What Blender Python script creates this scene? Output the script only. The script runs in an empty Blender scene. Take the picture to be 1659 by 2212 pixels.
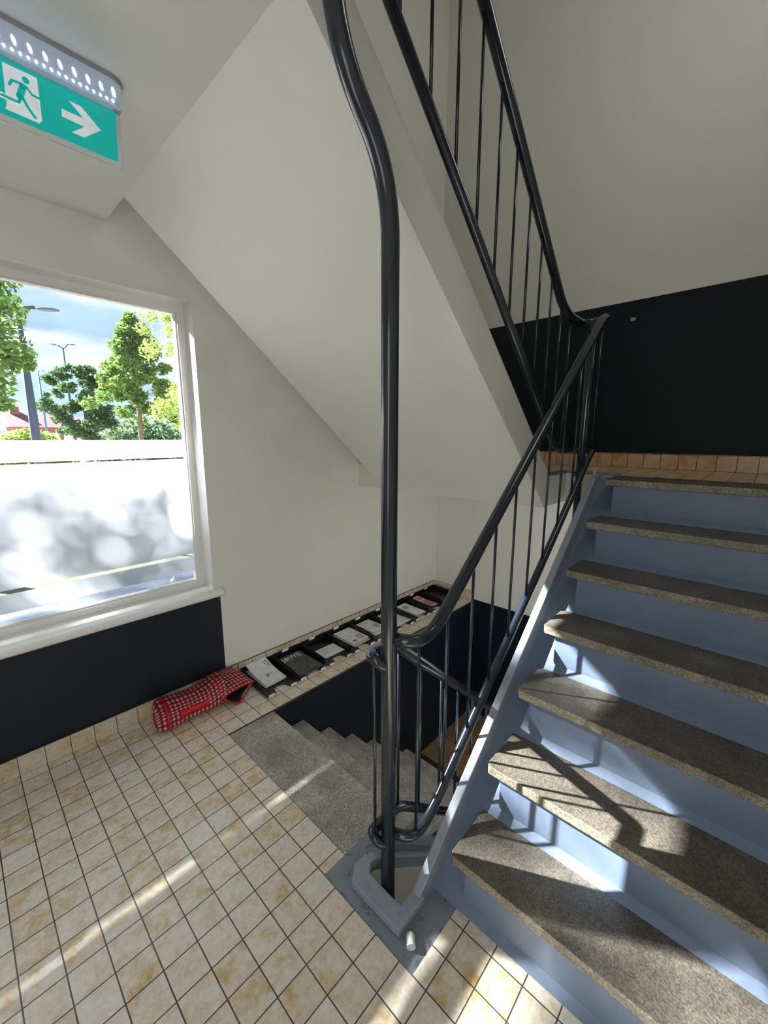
import bpy, bmesh, math, random
from mathutils import Vector, Matrix

scene = bpy.context.scene
COL = scene.collection
random.seed(7)
PI = math.pi

# ------------------------------------------------------------------ camera
yaw, pitch, roll = 0.750436347, 0.182091040, 0.00145111788
cpos = Vector((-0.54532, -1.02723, 1.57219))
cy, sy, cp, sp = math.cos(yaw), math.sin(yaw), math.cos(pitch), math.sin(pitch)
F = Vector((cy * cp, sy * cp, -sp)); R0 = Vector((sy, -cy, 0)); U0 = R0.cross(F)
Rr = R0 * math.cos(roll) + U0 * math.sin(roll); Uu = -R0 * math.sin(roll) + U0 * math.cos(roll)
cam_data = bpy.data.cameras.new('camera')
cam = bpy.data.objects.new('camera', cam_data); COL.objects.link(cam)
M = Matrix(((Rr.x, Uu.x, -F.x, cpos.x), (Rr.y, Uu.y, -F.y, cpos.y), (Rr.z, Uu.z, -F.z, cpos.z), (0, 0, 0, 1)))
cam.matrix_world = M
cam_data.sensor_fit = 'VERTICAL'; cam_data.sensor_height = 24.0
cam_data.lens = 878.3585 / 2212 * 24.0
cam_data.clip_start = 0.02; cam_data.clip_end = 500
scene.camera = cam

# ------------------------------------------------------------------ exposure, world, sun, large lights
vs = scene.view_settings
scene.display_settings.display_device = 'sRGB'
vs.view_transform = 'Standard'; vs.look = 'None'; vs.exposure = 0.62; vs.gamma = 1.0
vs.use_curve_mapping = False
scene.cycles.max_bounces = 10; scene.cycles.diffuse_bounces = 6; scene.cycles.transparent_max_bounces = 16
scene.cycles.use_denoising = True
scene.cycles.sample_clamp_indirect = 6.0
scene.cycles.caustics_reflective = False; scene.cycles.caustics_refractive = False

SUN_DIR = Vector((0.47, -0.883, -0.65)).normalized()
SUN_E = 38.0
SKY_GAIN = 0.88
FILL_DOOR, FILL_UP, FILL_LOW, FILL_UP2 = 12.0, 0.5, 9.0, 8.5

world = bpy.data.worlds.new('sky'); scene.world = world; world.use_nodes = True
nt = world.node_tree; nt.nodes.clear()
N = nt.nodes.new; Lk = nt.links.new
wo = N('ShaderNodeOutputWorld'); bg = N('ShaderNodeBackground'); tc = N('ShaderNodeTexCoord')
sep = N('ShaderNodeSeparateXYZ'); Lk(tc.outputs['Generated'], sep.inputs[0])
grad = N('ShaderNodeValToRGB')
grad.color_ramp.elements[0].position = 0.0; grad.color_ramp.elements[0].color = (0.62, 0.82, 0.98, 1)
grad.color_ramp.elements[1].position = 0.7; grad.color_ramp.elements[1].color = (0.16, 0.42, 0.95, 1)
Lk(sep.outputs['Z'], grad.inputs[0])
mp = N('ShaderNodeMapping'); mp.inputs['Scale'].default_value = (1.0, 1.0, 3.4)
mp.inputs['Location'].default_value = (0.35, 0.1, 0.2)
Lk(tc.outputs['Generated'], mp.inputs[0])
n1 = N('ShaderNodeTexNoise'); n1.inputs['Scale'].default_value = 2.6; n1.inputs['Detail'].default_value = 7; n1.inputs['Roughness'].default_value = 0.55
Lk(mp.outputs[0], n1.inputs['Vector'])
cr = N('ShaderNodeValToRGB'); cr.color_ramp.elements[0].position = 0.42; cr.color_ramp.elements[1].position = 0.60
Lk(n1.outputs['Fac'], cr.inputs[0])
n2 = N('ShaderNodeTexNoise'); n2.inputs['Scale'].default_value = 4.2; n2.inputs['Detail'].default_value = 4
Lk(mp.outputs[0], n2.inputs['Vector'])
cl = N('ShaderNodeValToRGB')
cl.color_ramp.elements[0].position = 0.38; cl.color_ramp.elements[0].color = (0.42, 0.52, 0.72, 1)
cl.color_ramp.elements[1].position = 0.58; cl.color_ramp.elements[1].color = (1.15, 1.15, 1.15, 1)
Lk(n2.outputs['Fac'], cl.inputs[0])
mx = N('ShaderNodeMixRGB'); Lk(cr.outputs[0], mx.inputs[0]); Lk(grad.outputs[0], mx.inputs[1]); Lk(cl.outputs[0], mx.inputs[2])
Lk(mx.outputs[0], bg.inputs['Color']); bg.inputs['Strength'].default_value = SKY_GAIN
Lk(bg.outputs[0], wo.inputs[0])


def light(name, kind, loc, direction, energy, color=(1, 1, 1), size=None, size_y=None, angle=None):
    d = bpy.data.lights.new(name, kind); o = bpy.data.objects.new(name, d); COL.objects.link(o)
    o.location = loc; d.energy = energy; d.color = color
    o.rotation_euler = Vector(direction).to_track_quat('-Z', 'Y').to_euler()
    if kind == 'AREA':
        d.shape = 'RECTANGLE'; d.size = size; d.size_y = size_y
    if angle is not None:
        d.angle = angle
    return o


light('sun', 'SUN', (-6, 12, 9), SUN_DIR, SUN_E, (1.0, 0.97, 0.92), angle=math.radians(0.7))
# added fill light at the unseen entrance behind the viewer
light('entrance_fill', 'AREA', (-1.75, -1.50, 1.2), (1, 0.42, -0.22), FILL_DOOR, (1.0, 0.99, 0.97), 1.2, 2.1)
# added unseen fill lights: upstairs window side and upper stairwell
light('upper_window_fill', 'AREA', (-0.45, 1.34, 4.1), (0.55, -1, -0.12), FILL_UP, (0.98, 1.0, 0.95), 1.7, 1.5)
light('upper_stair_fill', 'AREA', (1.45, -1.42, 4.3), (0.15, 1, -0.25), FILL_UP2, (1.0, 1.0, 0.96), 0.9, 0.9)
light('lower_stair_fill', 'AREA', (1.15, -1.15, 0.02), (1, 0.45, 0.14), FILL_LOW, (1.0, 0.99, 0.96), 0.6, 0.5)  # added unseen fill below the rising flight


# ------------------------------------------------------------------ helpers
def lin(c):
    return tuple(((x / 255) / 12.92 if x / 255 <= 0.04045 else ((x / 255 + 0.055) / 1.055) ** 2.4) for x in c)


class Mat:
    def __init__(s, name):
        s.m = bpy.data.materials.new(name); s.m.use_nodes = True
        s.t = s.m.node_tree; s.t.nodes.clear()
        s.out = s.t.nodes.new('ShaderNodeOutputMaterial')
        s.b = s.t.nodes.new('ShaderNodeBsdfPrincipled')
        s.t.links.new(s.b.outputs[0], s.out.inputs[0])

    def n(s, typ, **kw):
        x = s.t.nodes.new(typ)
        for k, v in kw.items():
            if k in ('operation', 'blend_type', 'data_type', 'distribution', 'use_clamp', 'feature', 'noise_dimensions'):
                setattr(x, k, v)
            else:
                x.inputs[k.replace('_', ' ')].default_value = v
        return x

    def l(s, a, b):
        s.t.links.new(a, b)

    def ramp(s, src, stops):
        r = s.t.nodes.new('ShaderNodeValToRGB')
        e = r.color_ramp.elements
        while len(e) < len(stops):
            e.new(0.5)
        for i, (p, c) in enumerate(stops):
            e[i].position = p; e[i].color = tuple(c) + ((1,) if len(c) == 3 else ())
        s.l(src, r.inputs[0]); return r

    def pos(s):
        return s.t.nodes.new('ShaderNodeNewGeometry').outputs['Position']

    def math(s, op, a, b=None):
        x = s.t.nodes.new('ShaderNodeMath'); x.operation = op
        for i, v in enumerate((a, b)):
            if v is None: continue
            if isinstance(v, (int, float)): x.inputs[i].default_value = v
            else: s.l(v, x.inputs[i])
        return x.outputs[0]

    def bump(s, h, strength, dist):
        b = s.t.nodes.new('ShaderNodeBump'); b.inputs['Strength'].default_value = strength
        b.inputs['Distance'].default_value = dist
        s.l(h, b.inputs['Height']); s.l(b.outputs[0], s.b.inputs['Normal']); return b


def paint(name, c, rough=0.6, var=0.06, scale=3.0, bump=0.25, bscale=90, bdist=0.0015, spots=0.0, metallic=0.0, spec=0.5, patch=None):
    m = Mat(name); c = lin(c)
    p = m.pos()
    no = m.n('ShaderNodeTexNoise', Scale=scale, Detail=5.0, Roughness=0.6); m.l(p, no.inputs['Vector'])
    lo = tuple(x * (1 - var) for x in c); hi = tuple(min(1, x * (1 + var)) for x in c)
    r = m.ramp(no.outputs['Fac'], [(0.3, lo), (0.7, hi)])
    col = r.outputs[0]
    if spots:
        n3 = m.n('ShaderNodeTexNoise', Scale=28.0, Detail=3.0); m.l(p, n3.inputs['Vector'])
        r3 = m.ramp(n3.outputs['Fac'], [(0.60, (0, 0, 0)), (0.65, (1, 1, 1))])
        mixn = m.t.nodes.new('ShaderNodeMixRGB'); mixn.inputs[2].default_value = tuple(lin(patch or (60, 60, 62))) + (1,)
        f = m.math('MULTIPLY', r3.outputs[0], spots)
        m.l(f, mixn.inputs[0]); m.l(col, mixn.inputs[1]); col = mixn.outputs[0]
    m.l(col, m.b.inputs['Base Color'])
    m.b.inputs['Roughness'].default_value = rough; m.b.inputs['Metallic'].default_value = metallic
    m.b.inputs['Specular IOR Level'].default_value = spec
    if bump:
        nb = m.n('ShaderNodeTexNoise', Scale=bscale, Detail=4.0); m.l(p, nb.inputs['Vector'])
        m.bump(nb.outputs['Fac'], bump, bdist)
    return m.m


def concrete(name, base, scale=1.0, rough=0.5):
    m = Mat(name); p = m.pos()
    v = m.n('ShaderNodeTexVoronoi', Scale=240.0 * scale); m.l(p, v.inputs['Vector'])
    grain = m.ramp(v.outputs['Color'], [(0.15, (0.45, 0.45, 0.45)), (0.85, (1.45, 1.42, 1.38))])
    no = m.n('ShaderNodeTexNoise', Scale=6.0, Detail=6.0, Roughness=0.65); m.l(p, no.inputs['Vector'])
    c = lin(base)
    big = m.ramp(no.outputs['Fac'], [(0.3, tuple(x * 0.62 for x in c)), (0.52, c), (0.72, tuple(x * 1.45 for x in c))])
    mul = m.t.nodes.new('ShaderNodeMixRGB'); mul.blend_type = 'MULTIPLY'; mul.inputs[0].default_value = 0.75
    m.l(big.outputs[0], mul.inputs[1]); m.l(grain.outputs[0], mul.inputs[2])
    m.l(mul.outputs[0], m.b.inputs['Base Color']); m.b.inputs['Roughness'].default_value = rough
    n4 = m.n('ShaderNodeTexNoise', Scale=220.0 * scale, Detail=3.0); m.l(p, n4.inputs['Vector'])
    m.bump(n4.outputs['Fac'], 0.6, 0.0016)
    return m.m


def tile(name, tint=(1, 1, 1), pitch=0.1, off=(0.0, 0.0, 0.0), axes='xy', grout_w=0.0036):
    """square stoneware tiles, cream with ochre clouding, dark joints"""
    m = Mat(name); p = m.pos()
    s = m.t.nodes.new('ShaderNodeSeparateXYZ'); m.l(p, s.inputs[0])
    ax = {'x': s.outputs[0], 'y': s.outputs[1], 'z': s.outputs[2]}
    u = m.math('DIVIDE', m.math('ADD', ax[axes[0]], 10.0 + off[0]), pitch)
    v = m.math('DIVIDE', m.math('ADD', ax[axes[1]], 10.0 + off[1]), pitch)
    def edge(t):
        f = m.math('FRACT', t); d = m.math('MINIMUM', f, m.math('SUBTRACT', 1.0, f)); return m.math('MULTIPLY', d, pitch)
    d = m.math('MINIMUM', edge(u), edge(v))
    g = m.n('ShaderNodeMapRange'); g.inputs['From Min'].default_value = grout_w * 0.42; g.inputs['From Max'].default_value = grout_w * 0.62
    m.l(d, g.inputs['Value'])
    cmb = m.t.nodes.new('ShaderNodeCombineXYZ')
    m.l(m.math('FLOOR', u), cmb.inputs[0]); m.l(m.math('FLOOR', v), cmb.inputs[1])
    wn = m.t.nodes.new('ShaderNodeTexWhiteNoise'); wn.noise_dimensions = '3D'; m.l(cmb.outputs[0], wn.inputs['Vector'])
    sc = m.t.nodes.new('ShaderNodeVectorMath'); sc.operation = 'MULTIPLY'; m.l(wn.outputs['Color'], sc.inputs[0]); sc.inputs[1].default_value = (9, 9, 9)
    ad = m.t.nodes.new('ShaderNodeVectorMath'); ad.operation = 'ADD'; m.l(p, ad.inputs[0]); m.l(sc.outputs[0], ad.inputs[1])
    n1 = m.n('ShaderNodeTexNoise', Scale=19.0, Detail=9.0, Roughness=0.72); n1.inputs['Distortion'].default_value = 0.35
    m.l(ad.outputs[0], n1.inputs['Vector'])
    bias = m.math('ADD', n1.outputs['Fac'], m.math('MULTIPLY', m.math('SUBTRACT', wn.outputs['Value'], 0.5), 0.16))
    T = lambda c: tuple(a * b for a, b in zip(lin(c), tint))
    r = m.ramp(bias, [(0.36, T((232, 226, 216))), (0.50, T((228, 218, 202))), (0.58, T((220, 204, 176))), (0.66, T((210, 184, 140))), (0.78, T((192, 156, 104)))])
    n2 = m.n('ShaderNodeTexNoise', Scale=60.0, Detail=5.0); m.l(ad.outputs[0], n2.inputs['Vector'])
    r2 = m.ramp(n2.outputs['Fac'], [(0.3, (0.88, 0.88, 0.88)), (0.7, (1.06, 1.06, 1.06))])
    mm = m.t.nodes.new('ShaderNodeMixRGB'); mm.blend_type = 'MULTIPLY'; mm.inputs[0].default_value = 1
    m.l(r.outputs[0], mm.inputs[1]); m.l(r2.outputs[0], mm.inputs[2])
    mg = m.t.nodes.new('ShaderNodeMixRGB'); mg.inputs[1].default_value = tuple(lin((84, 74, 68))) + (1,)
    m.l(g.outputs[0], mg.inputs[0]); m.l(mm.outputs[0], mg.inputs[2])
    m.l(mg.outputs[0], m.b.inputs['Base Color'])
    m.b.inputs['Roughness'].default_value = 0.27
    h = m.math('ADD', m.math('MULTIPLY', g.outputs[0], 1.0), m.math('MULTIPLY', n1.outputs['Fac'], 0.45))
    m.bump(h, 0.4, 0.0015)
    return m.m


def plain(name, c, rough=0.5, metallic=0.0, alpha=None, emit=None, strength=0.0):
    m = Mat(name)
    no = m.n('ShaderNodeTexNoise', Scale=25.0, Detail=3.0); m.l(m.pos(), no.inputs['Vector'])
    c = lin(c)
    r = m.ramp(no.outputs['Fac'], [(0.3, tuple(x * 0.93 for x in c)), (0.7, tuple(min(1, x * 1.07) for x in c))])
    m.l(r.outputs[0], m.b.inputs['Base Color'])
    m.b.inputs['Roughness'].default_value = rough; m.b.inputs['Metallic'].default_value = metallic
    if emit:
        m.b.inputs['Emission Color'].default_value = tuple(lin(emit)) + (1,); m.b.inputs['Emission Strength'].default_value = strength
    return m.m


# materials
M_WALL = paint('wall_paint', (225, 223, 216), 0.7, 0.02, 1.6, 0.35, 140, 0.0010)
M_SOFF = paint('soffit_paint', (229, 227, 221), 0.65, 0.02, 1.6, 0.30, 120, 0.0012)
M_CEIL = paint('ceiling_paint', (222, 221, 214), 0.7, 0.02, 1.6, 0.3, 110, 0.0012)
M_DADO = paint('dado_paint', (17, 27, 38), 0.5, 0.06, 2.0, 0.25, 130, 0.0010, spec=0.35)
M_DADOG = paint('dado_paint_green', (11, 25, 30), 0.55, 0.06, 2.0, 0.25, 130, 0.0010, spec=0.3)
M_BLUE = paint('blue_grey_riser_paint', (114, 130, 156), 0.42, 0.07, 5.0, 0.3, 60, 0.002, spots=0.25, patch=(95, 112, 140))
M_GREY = paint('blue_grey_floor_paint', (128, 136, 147), 0.5, 0.10, 6.0, 0.5, 45, 0.003, spots=0.55, patch=(74, 76, 80))
M_KERB = paint('kerb_paint', (150, 158, 171), 0.42, 0.07, 8.0, 0.4, 50, 0.002, spots=0.2, patch=(105, 108, 112))
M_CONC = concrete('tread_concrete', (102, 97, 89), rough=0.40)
M_CONCL = concrete('worn_tread_concrete', (164, 161, 156), rough=0.8)
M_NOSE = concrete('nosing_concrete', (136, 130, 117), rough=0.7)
M_TILE = tile('floor_tiles')
M_TILEL = tile('landing_tiles', (0.95, 0.80, 0.62))
M_TILED = tile('brown_tiles', (0.42, 0.30, 0.19))
M_SKW = tile('window_skirting_tiles', (0.80, 0.76, 0.70), axes='xz', off=(0, -10.0 + 10.0 - 0.0), grout_w=0.003)
M_SKB = tile('back_skirting_tiles', (0.92, 0.72, 0.54), axes='yz', off=(0, -0.058), grout_w=0.004)
M_SKB0 = tile('lower_skirting_tiles', (0.80, 0.76, 0.70), axes='yz', off=(0, 0), grout_w=0.003)
M_RAIL = paint('gloss_rail_paint', (27, 37, 50), 0.18, 0.05, 8, 0.25, 26, 0.0012, spec=0.75)
M_FRAME = paint('white_gloss_frame', (228, 226, 222), 0.3, 0.015, 4, 0.15, 40, 0.0008)
M_SILL = paint('white_sill', (232, 231, 228), 0.25, 0.015, 4, 0.1, 30, 0.0006)
M_BLACK = plain('black_plastic', (20, 21, 24), 0.42)
M_WHITE = plain('white_plastic', (236, 236, 234), 0.35)
M_PAPER = plain('white_paper', (232, 234, 240), 0.8)
M_PAPER2 = plain('cream_paper', (222, 220, 222), 0.8)
M_INK = plain('grey_ink', (96, 98, 108), 0.8)
M_INKP = plain('purple_ink', (196, 170, 190), 0.8)
M_ORANGE = plain('orange_ink', (206, 120, 60), 0.8)
M_RED = plain('red_tape', (205, 22, 34), 0.6)
M_REDP = plain('red_print', (200, 120, 108), 0.7)
M_SIGNG = plain('sign_green', (0, 148, 138), 0.45, emit=(0, 150, 140), strength=0.45)
M_SIGNW = plain('sign_white', (220, 226, 228), 0.45, emit=(220, 226, 228), strength=0.20)
M_LED = plain('led_light', (225, 235, 255), 0.4, emit=(170, 195, 255), strength=5.0)
M_GREYP = plain('grey_plastic', (150, 152, 152), 0.4)


def clear_mat(name, tint, gloss=0.06, rough=0.02, keep=0.0, keep_col=(1, 1, 1)):
    m = Mat(name); t = m.t; t.nodes.remove(m.b)
    tr = t.nodes.new('ShaderNodeBsdfTransparent'); tr.inputs[0].default_value = tuple(tint) + (1,)
    gl = t.nodes.new('ShaderNodeBsdfGlossy'); gl.inputs['Roughness'].default_value = rough
    fr = t.nodes.new('ShaderNodeFresnel'); fr.inputs[0].default_value = 1.45
    mix = t.nodes.new('ShaderNodeMixShader'); m.l(fr.outputs[0], mix.inputs[0]); m.l(tr.outputs[0], mix.inputs[1]); m.l(gl.outputs[0], mix.inputs[2])
    last = mix.outputs[0]
    if keep:
        df = t.nodes.new('ShaderNodeBsdfTranslucent'); df.inputs[0].default_value = tuple(keep_col) + (1,)
        d2 = t.nodes.new('ShaderNodeBsdfDiffuse'); d2.inputs[0].default_value = tuple(keep_col) + (1,)
        a = t.nodes.new('ShaderNodeAddShader'); m.l(df.outputs[0], a.inputs[0]); m.l(d2.outputs[0], a.inputs[1])
        mx2 = t.nodes.new('ShaderNodeMixShader'); mx2.inputs[0].default_value = keep
        m.l(last, mx2.inputs[1]); m.l(df.outputs[0], mx2.inputs[2]); last = mx2.outputs[0]
    m.l(last, m.out.inputs[0]); return m.m


M_GLASS = clear_mat('window_glass', (0.96, 0.98, 0.98))
M_FILM = clear_mat('frosted_film', (0.9, 0.93, 1.0), keep=0.96, keep_col=(0.86, 0.87, 0.93))
M_LENS = clear_mat('clear_acrylic', (0.93, 0.95, 0.97), keep=0.30, keep_col=(0.75, 0.78, 0.82))
M_HOUS = plain('prismatic_housing', (176, 182, 192), 0.25, emit=(150, 170, 200), strength=0.16)


def link(name, me, mat=None, parent=None):
    o = bpy.data.objects.new(name, me); COL.objects.link(o)
    if mat is not None:
        if isinstance(mat, (list, tuple)):
            for x in mat: me.materials.append(x)
        else:
            me.materials.append(mat)
    if parent is not None: o.parent = parent
    return o


def build(name, bm, mat=None, parent=None, smooth=False, bevel=0.0, seg=2):
    bmesh.ops.recalc_face_normals(bm, faces=bm.faces)
    me = bpy.data.meshes.new(name); bm.to_mesh(me); bm.free()
    if smooth:
        for f in me.polygons: f.use_smooth = True
    o = link(name, me, mat, parent)
    if bevel:
        md = o.modifiers.new('bevel', 'BEVEL'); md.width = bevel; md.segments = seg; md.limit_method = 'ANGLE'; md.angle_limit = math.radians(35)
    return o


def tag(o, label=None, cat=None, group=None, kind=None):
    if label: o['label'] = label
    if cat: o['category'] = cat
    if group: o['group'] = group
    if kind: o['kind'] = kind
    return o


def empty(name, loc, label=None, cat=None, group=None, rz=0.0):
    o = bpy.data.objects.new(name, None); COL.objects.link(o); o.location = loc; o.rotation_euler = (0, 0, rz)
    o.empty_display_size = 0.05
    return tag(o, label, cat, group)


def box(bm, x0, x1, y0, y1, z0, z1, mi=0):
    vs_ = [bm.verts.new(p) for p in ((x0, y0, z0), (x1, y0, z0), (x1, y1, z0), (x0, y1, z0), (x0, y0, z1), (x1, y0, z1), (x1, y1, z1), (x0, y1, z1))]
    for q in ((0, 3, 2, 1), (4, 5, 6, 7), (0, 1, 5, 4), (1, 2, 6, 5), (2, 3, 7, 6), (3, 0, 4, 7)):
        f = bm.faces.new([vs_[i] for i in q]); f.material_index = mi


def prism(bm, pts, a, b, axis='y', mi=0):
    """extrude polygon pts (2D) from a to b along axis; pts are (x,z) for y, (x,y) for z, (y,z) for x"""
    def P(p, t):
        if axis == 'y': return (p[0], t, p[1])
        if axis == 'z': return (p[0], p[1], t)
        return (t, p[0], p[1])
    A = [bm.verts.new(P(p, a)) for p in pts]; B = [bm.verts.new(P(p, b)) for p in pts]
    n = len(pts)
    f = bm.faces.new(A); f.material_index = mi
    f = bm.faces.new(B[::-1]); f.material_index = mi
    for i in range(n):
        f = bm.faces.new((A[i], B[i], B[(i + 1) % n], A[(i + 1) % n])); f.material_index = mi


def fillet(pts, rad, n=8):
    pts = [Vector(p) for p in pts]; out = [pts[0]]
    for i in range(1, len(pts) - 1):
        r = rad[i - 1] if isinstance(rad, (list, tuple)) else rad
        a = pts[i - 1] - pts[i]; b = pts[i + 1] - pts[i]
        ra = min(r, a.length * 0.49); rb = min(r, b.length * 0.49)
        p0 = pts[i] + a.normalized() * ra; p2 = pts[i] + b.normalized() * rb
        for k in range(n + 1):
            t = k / n; out.append(p0 * (1 - t) ** 2 + pts[i] * 2 * t * (1 - t) + p2 * t * t)
    out.append(pts[-1]); return out


def tube(bm, pts, r, seg=20, caps=True, flat=None):
    pts = [Vector(p) for p in pts]
    q = [pts[0]]
    for p in pts[1:]:
        if (p - q[-1]).length > 1e-5: q.append(p)
    pts = q; rings = []
    t0 = (pts[1] - pts[0]).normalized()
    ref = Vector((0, 0, 1)) if abs(t0.z) < 0.9 else Vector((1, 0, 0))
    nrm = t0.cross(ref).normalized()
    for i, p in enumerate(pts):
        if i == 0: t = t0
        elif i == len(pts) - 1: t = (pts[-1] - pts[-2]).normalized()
        else: t = ((pts[i + 1] - p).normalized() + (p - pts[i - 1]).normalized()).normalized()
        nrm = (nrm - t * nrm.dot(t)).normalized(); bn = t.cross(nrm)
        rr = r[i] if isinstance(r, (list, tuple)) else r
        rings.append([bm.verts.new(p + nrm * math.cos(2 * PI * k / seg) * rr + bn * math.sin(2 * PI * k / seg) * rr * (flat or 1)) for k in range(seg)])
    for a, b in zip(rings, rings[1:]):
        for k in range(seg):
            bm.faces.new((a[k], a[(k + 1) % seg], b[(k + 1) % seg], b[k]))
    if caps:
        bm.faces.new(rings[0][::-1]); bm.faces.new(rings[-1])


def tube_obj(name, pts, r, mat, parent=None, seg=20, flat=None):
    bm = bmesh.new(); tube(bm, pts, r, seg, flat=flat)
    o = build(name, bm, mat, parent)
    for f in o.data.polygons:
        f.use_smooth = len(f.vertices) == 4
    return o


def struct(o):
    o['kind'] = 'structure'; return o


# ------------------------------------------------------------------ building shell
YW = 1.365      # inner face of the window wall
XB = 2.81       # inner face of the back wall
YR = -1.53      # inner face of the right wall
XL = -2.6       # inner face of the entrance wall
H = 0.194; G = 0.226; SL = H / G      # riser, going
ZL = 7 * H                            # half landing height 1.358
ZT = 5.3

# floor: tiled slab around the descending well
bm = bmesh.new()
box(bm, XL, 0.20, YR, YW, -0.16, 0)
box(bm, 0.20, 0.30, -0.037, YW, -0.16, 0)
box(bm, 0.30, XB, 0.90, YW, -0.16, 0)
box(bm, 0.20, 0.463, YR, -0.450, -0.16, 0)
struct(build('floor', bm, M_TILE))

# painted concrete patch that carries the kerb at the foot of the stairs
bm = bmesh.new()
box(bm, 0.2, 0.288, -0.450, -0.037, -0.16, -0.001)
box(bm, 0.288, 0.465, -0.450, -0.321, -0.16, -0.001)
box(bm, 0.288, 0.42, -0.148, -0.037, -0.16, -0.001)
struct(build('floor_painted', bm, M_GREY))

# window wall with its opening
WX0, WX1, WZ0, WZ1 = -1.75, 0.48, 0.625, 2.293
bm = bmesh.new()
Y2 = 1.62
box(bm, XL - 0.2, 0.518, YW, Y2, -0.2, WZ0 - 0.012, 1)        # below the sill, dark dado
box(bm, 0.518, XB + 0.2, YW, Y2, -3.2, WZ0 - 0.012, 0)
box(bm, WX1, XB + 0.2, YW, Y2, WZ0 - 0.012, WZ1, 0)
box(bm, XL - 0.2, WX0, YW, Y2, WZ0 - 0.012, WZ1, 0)
box(bm, XL - 0.2, XB + 0.2, YW, Y2, WZ1, ZT, 0)
struct(build('wall_window', bm, [M_WALL, M_DADO]))

# back wall: cream / dark dado bands
bm = bmesh.new()
def wband(z0, z1, mi): box(bm, XB, XB + 0.2, YR - 0.2, YW, z0, z1, mi)
wband(-3.2, 0.012, 1); wband(0.012, 1.36, 0); wband(1.36, 2.493, 2); wband(2.493, ZT, 0)
struct(build('wall_back', bm, [M_WALL, M_DADO, M_DADOG]))

# right wall with an unseen glazed entrance added for the fill light
DX0, DX1 = -2.4, -1.1
bm = bmesh.new()
box(bm, DX1, XB, YR - 0.2, YR, -3.2, ZT); box(bm, XL - 0.2, DX0, YR - 0.2, YR, -3.2, ZT)
box(bm, DX0, DX1, YR - 0.2, YR, 2.35, ZT); box(bm, DX0, DX1, YR - 0.2, YR, -3.2, 0.0)
struct(build('wall_right', bm, M_WALL))
dr = empty('door_added', ((DX0 + DX1) / 2, YR - 0.1, 0)); struct(dr)
bm = bmesh.new()
for a, b_, c, d in ((-0.65, -0.59, 0, 2.35), (0.59, 0.65, 0, 2.35), (-0.59, 0.59, 2.29, 2.35), (-0.59, 0.59, 0.0, 0.2)):
    box(bm, a, b_, -0.03, 0.03, c, d)
build('door_frame', bm, M_FRAME, dr, bevel=0.004)
bm = bmesh.new(); box(bm, -0.59, 0.59, -0.005, 0.005, 0.2, 2.29); build('door_glass', bm, M_GLASS, dr)
bm = bmesh.new(); box(bm, XL - 0.2, XL, YR, YW, -3.2, ZT)
struct(build('wall_entrance', bm, M_WALL))

# well wall under the tray ledge
bm = bmesh.new(); box(bm, 0.30, XB, 0.897, YW, -3.2, -0.012)
struct(build('wall_well', bm, M_DADO))

# ceiling slab over the hall and roof over the stairwell
bm = bmesh.new(); box(bm, XL, 0.109, YR, YW, 2.56, 2.70)
struct(build('ceiling', bm, M_CEIL))
bm = bmesh.new(); box(bm, XL - 0.2, XB + 0.2, YR - 0.2, Y2, ZT, ZT + 0.2)
struct(build('ceiling_upper', bm, M_CEIL))

# half landing
bm = bmesh.new()
box(bm, 2.03, XB, YR, YW, ZL - 0.172, ZL, 0)
box(bm, 1.716, 2.03, -0.148, YW, ZL - 0.172, ZL, 0)
box(bm, 1.84, 2.03, YR, -0.46, ZL - 0.172, ZL - 0.002, 0)
lm = build('floor_landing', bm, [M_WALL, M_TILEL]); struct(lm)
for f in lm.data.polygons:
    if f.normal.z > 0.9: f.material_index = 1
# painted trim round the landing end of the well
bm = bmesh.new()
prism(bm, [(1.79, -0.148), (2.03, -0.148), (2.03, -0.36), (2.10, -0.43), (2.10, -0.10), (1.74, -0.10), (1.74, -0.148)], ZL, ZL + 0.014, 'z')
struct(build('trim_landing', bm, M_GREY, bevel=0.004))

# lower landing and basement floor
bm = bmesh.new(); box(bm, 2.0, XB, YR, 0.897, -1.36, -1.19)
struct(build('floor_lower_landing', bm, M_TILED))
bm = bmesh.new(); box(bm, XL, XB, YR, YW, -3.3, -3.2)
struct(build('floor_basement', bm, M_TILEL))
bm = bmesh.new(); box(bm, 0.05, 0.2, YR, 0.897, -3.2, -0.16)
struct(build('wall_basement', bm, M_WALL))

# skirtings
bm = bmesh.new(); box(bm, XL, XB - 0.012, YW - 0.012, YW, 0, 0.1)
struct(build('baseboard_window', bm, M_SKW, bevel=0.002))
bm = bmesh.new(); box(bm, XB - 0.012, XB, 0.90, YW - 0.012, 0, 0.095)
struct(build('baseboard_back', bm, M_SKB0, bevel=0.002))
bm = bmesh.new(); box(bm, XB - 0.012, XB, YR, YW, ZL, ZL + 0.104)
struct(build('baseboard_landing', bm, M_SKB, bevel=0.002))

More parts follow.
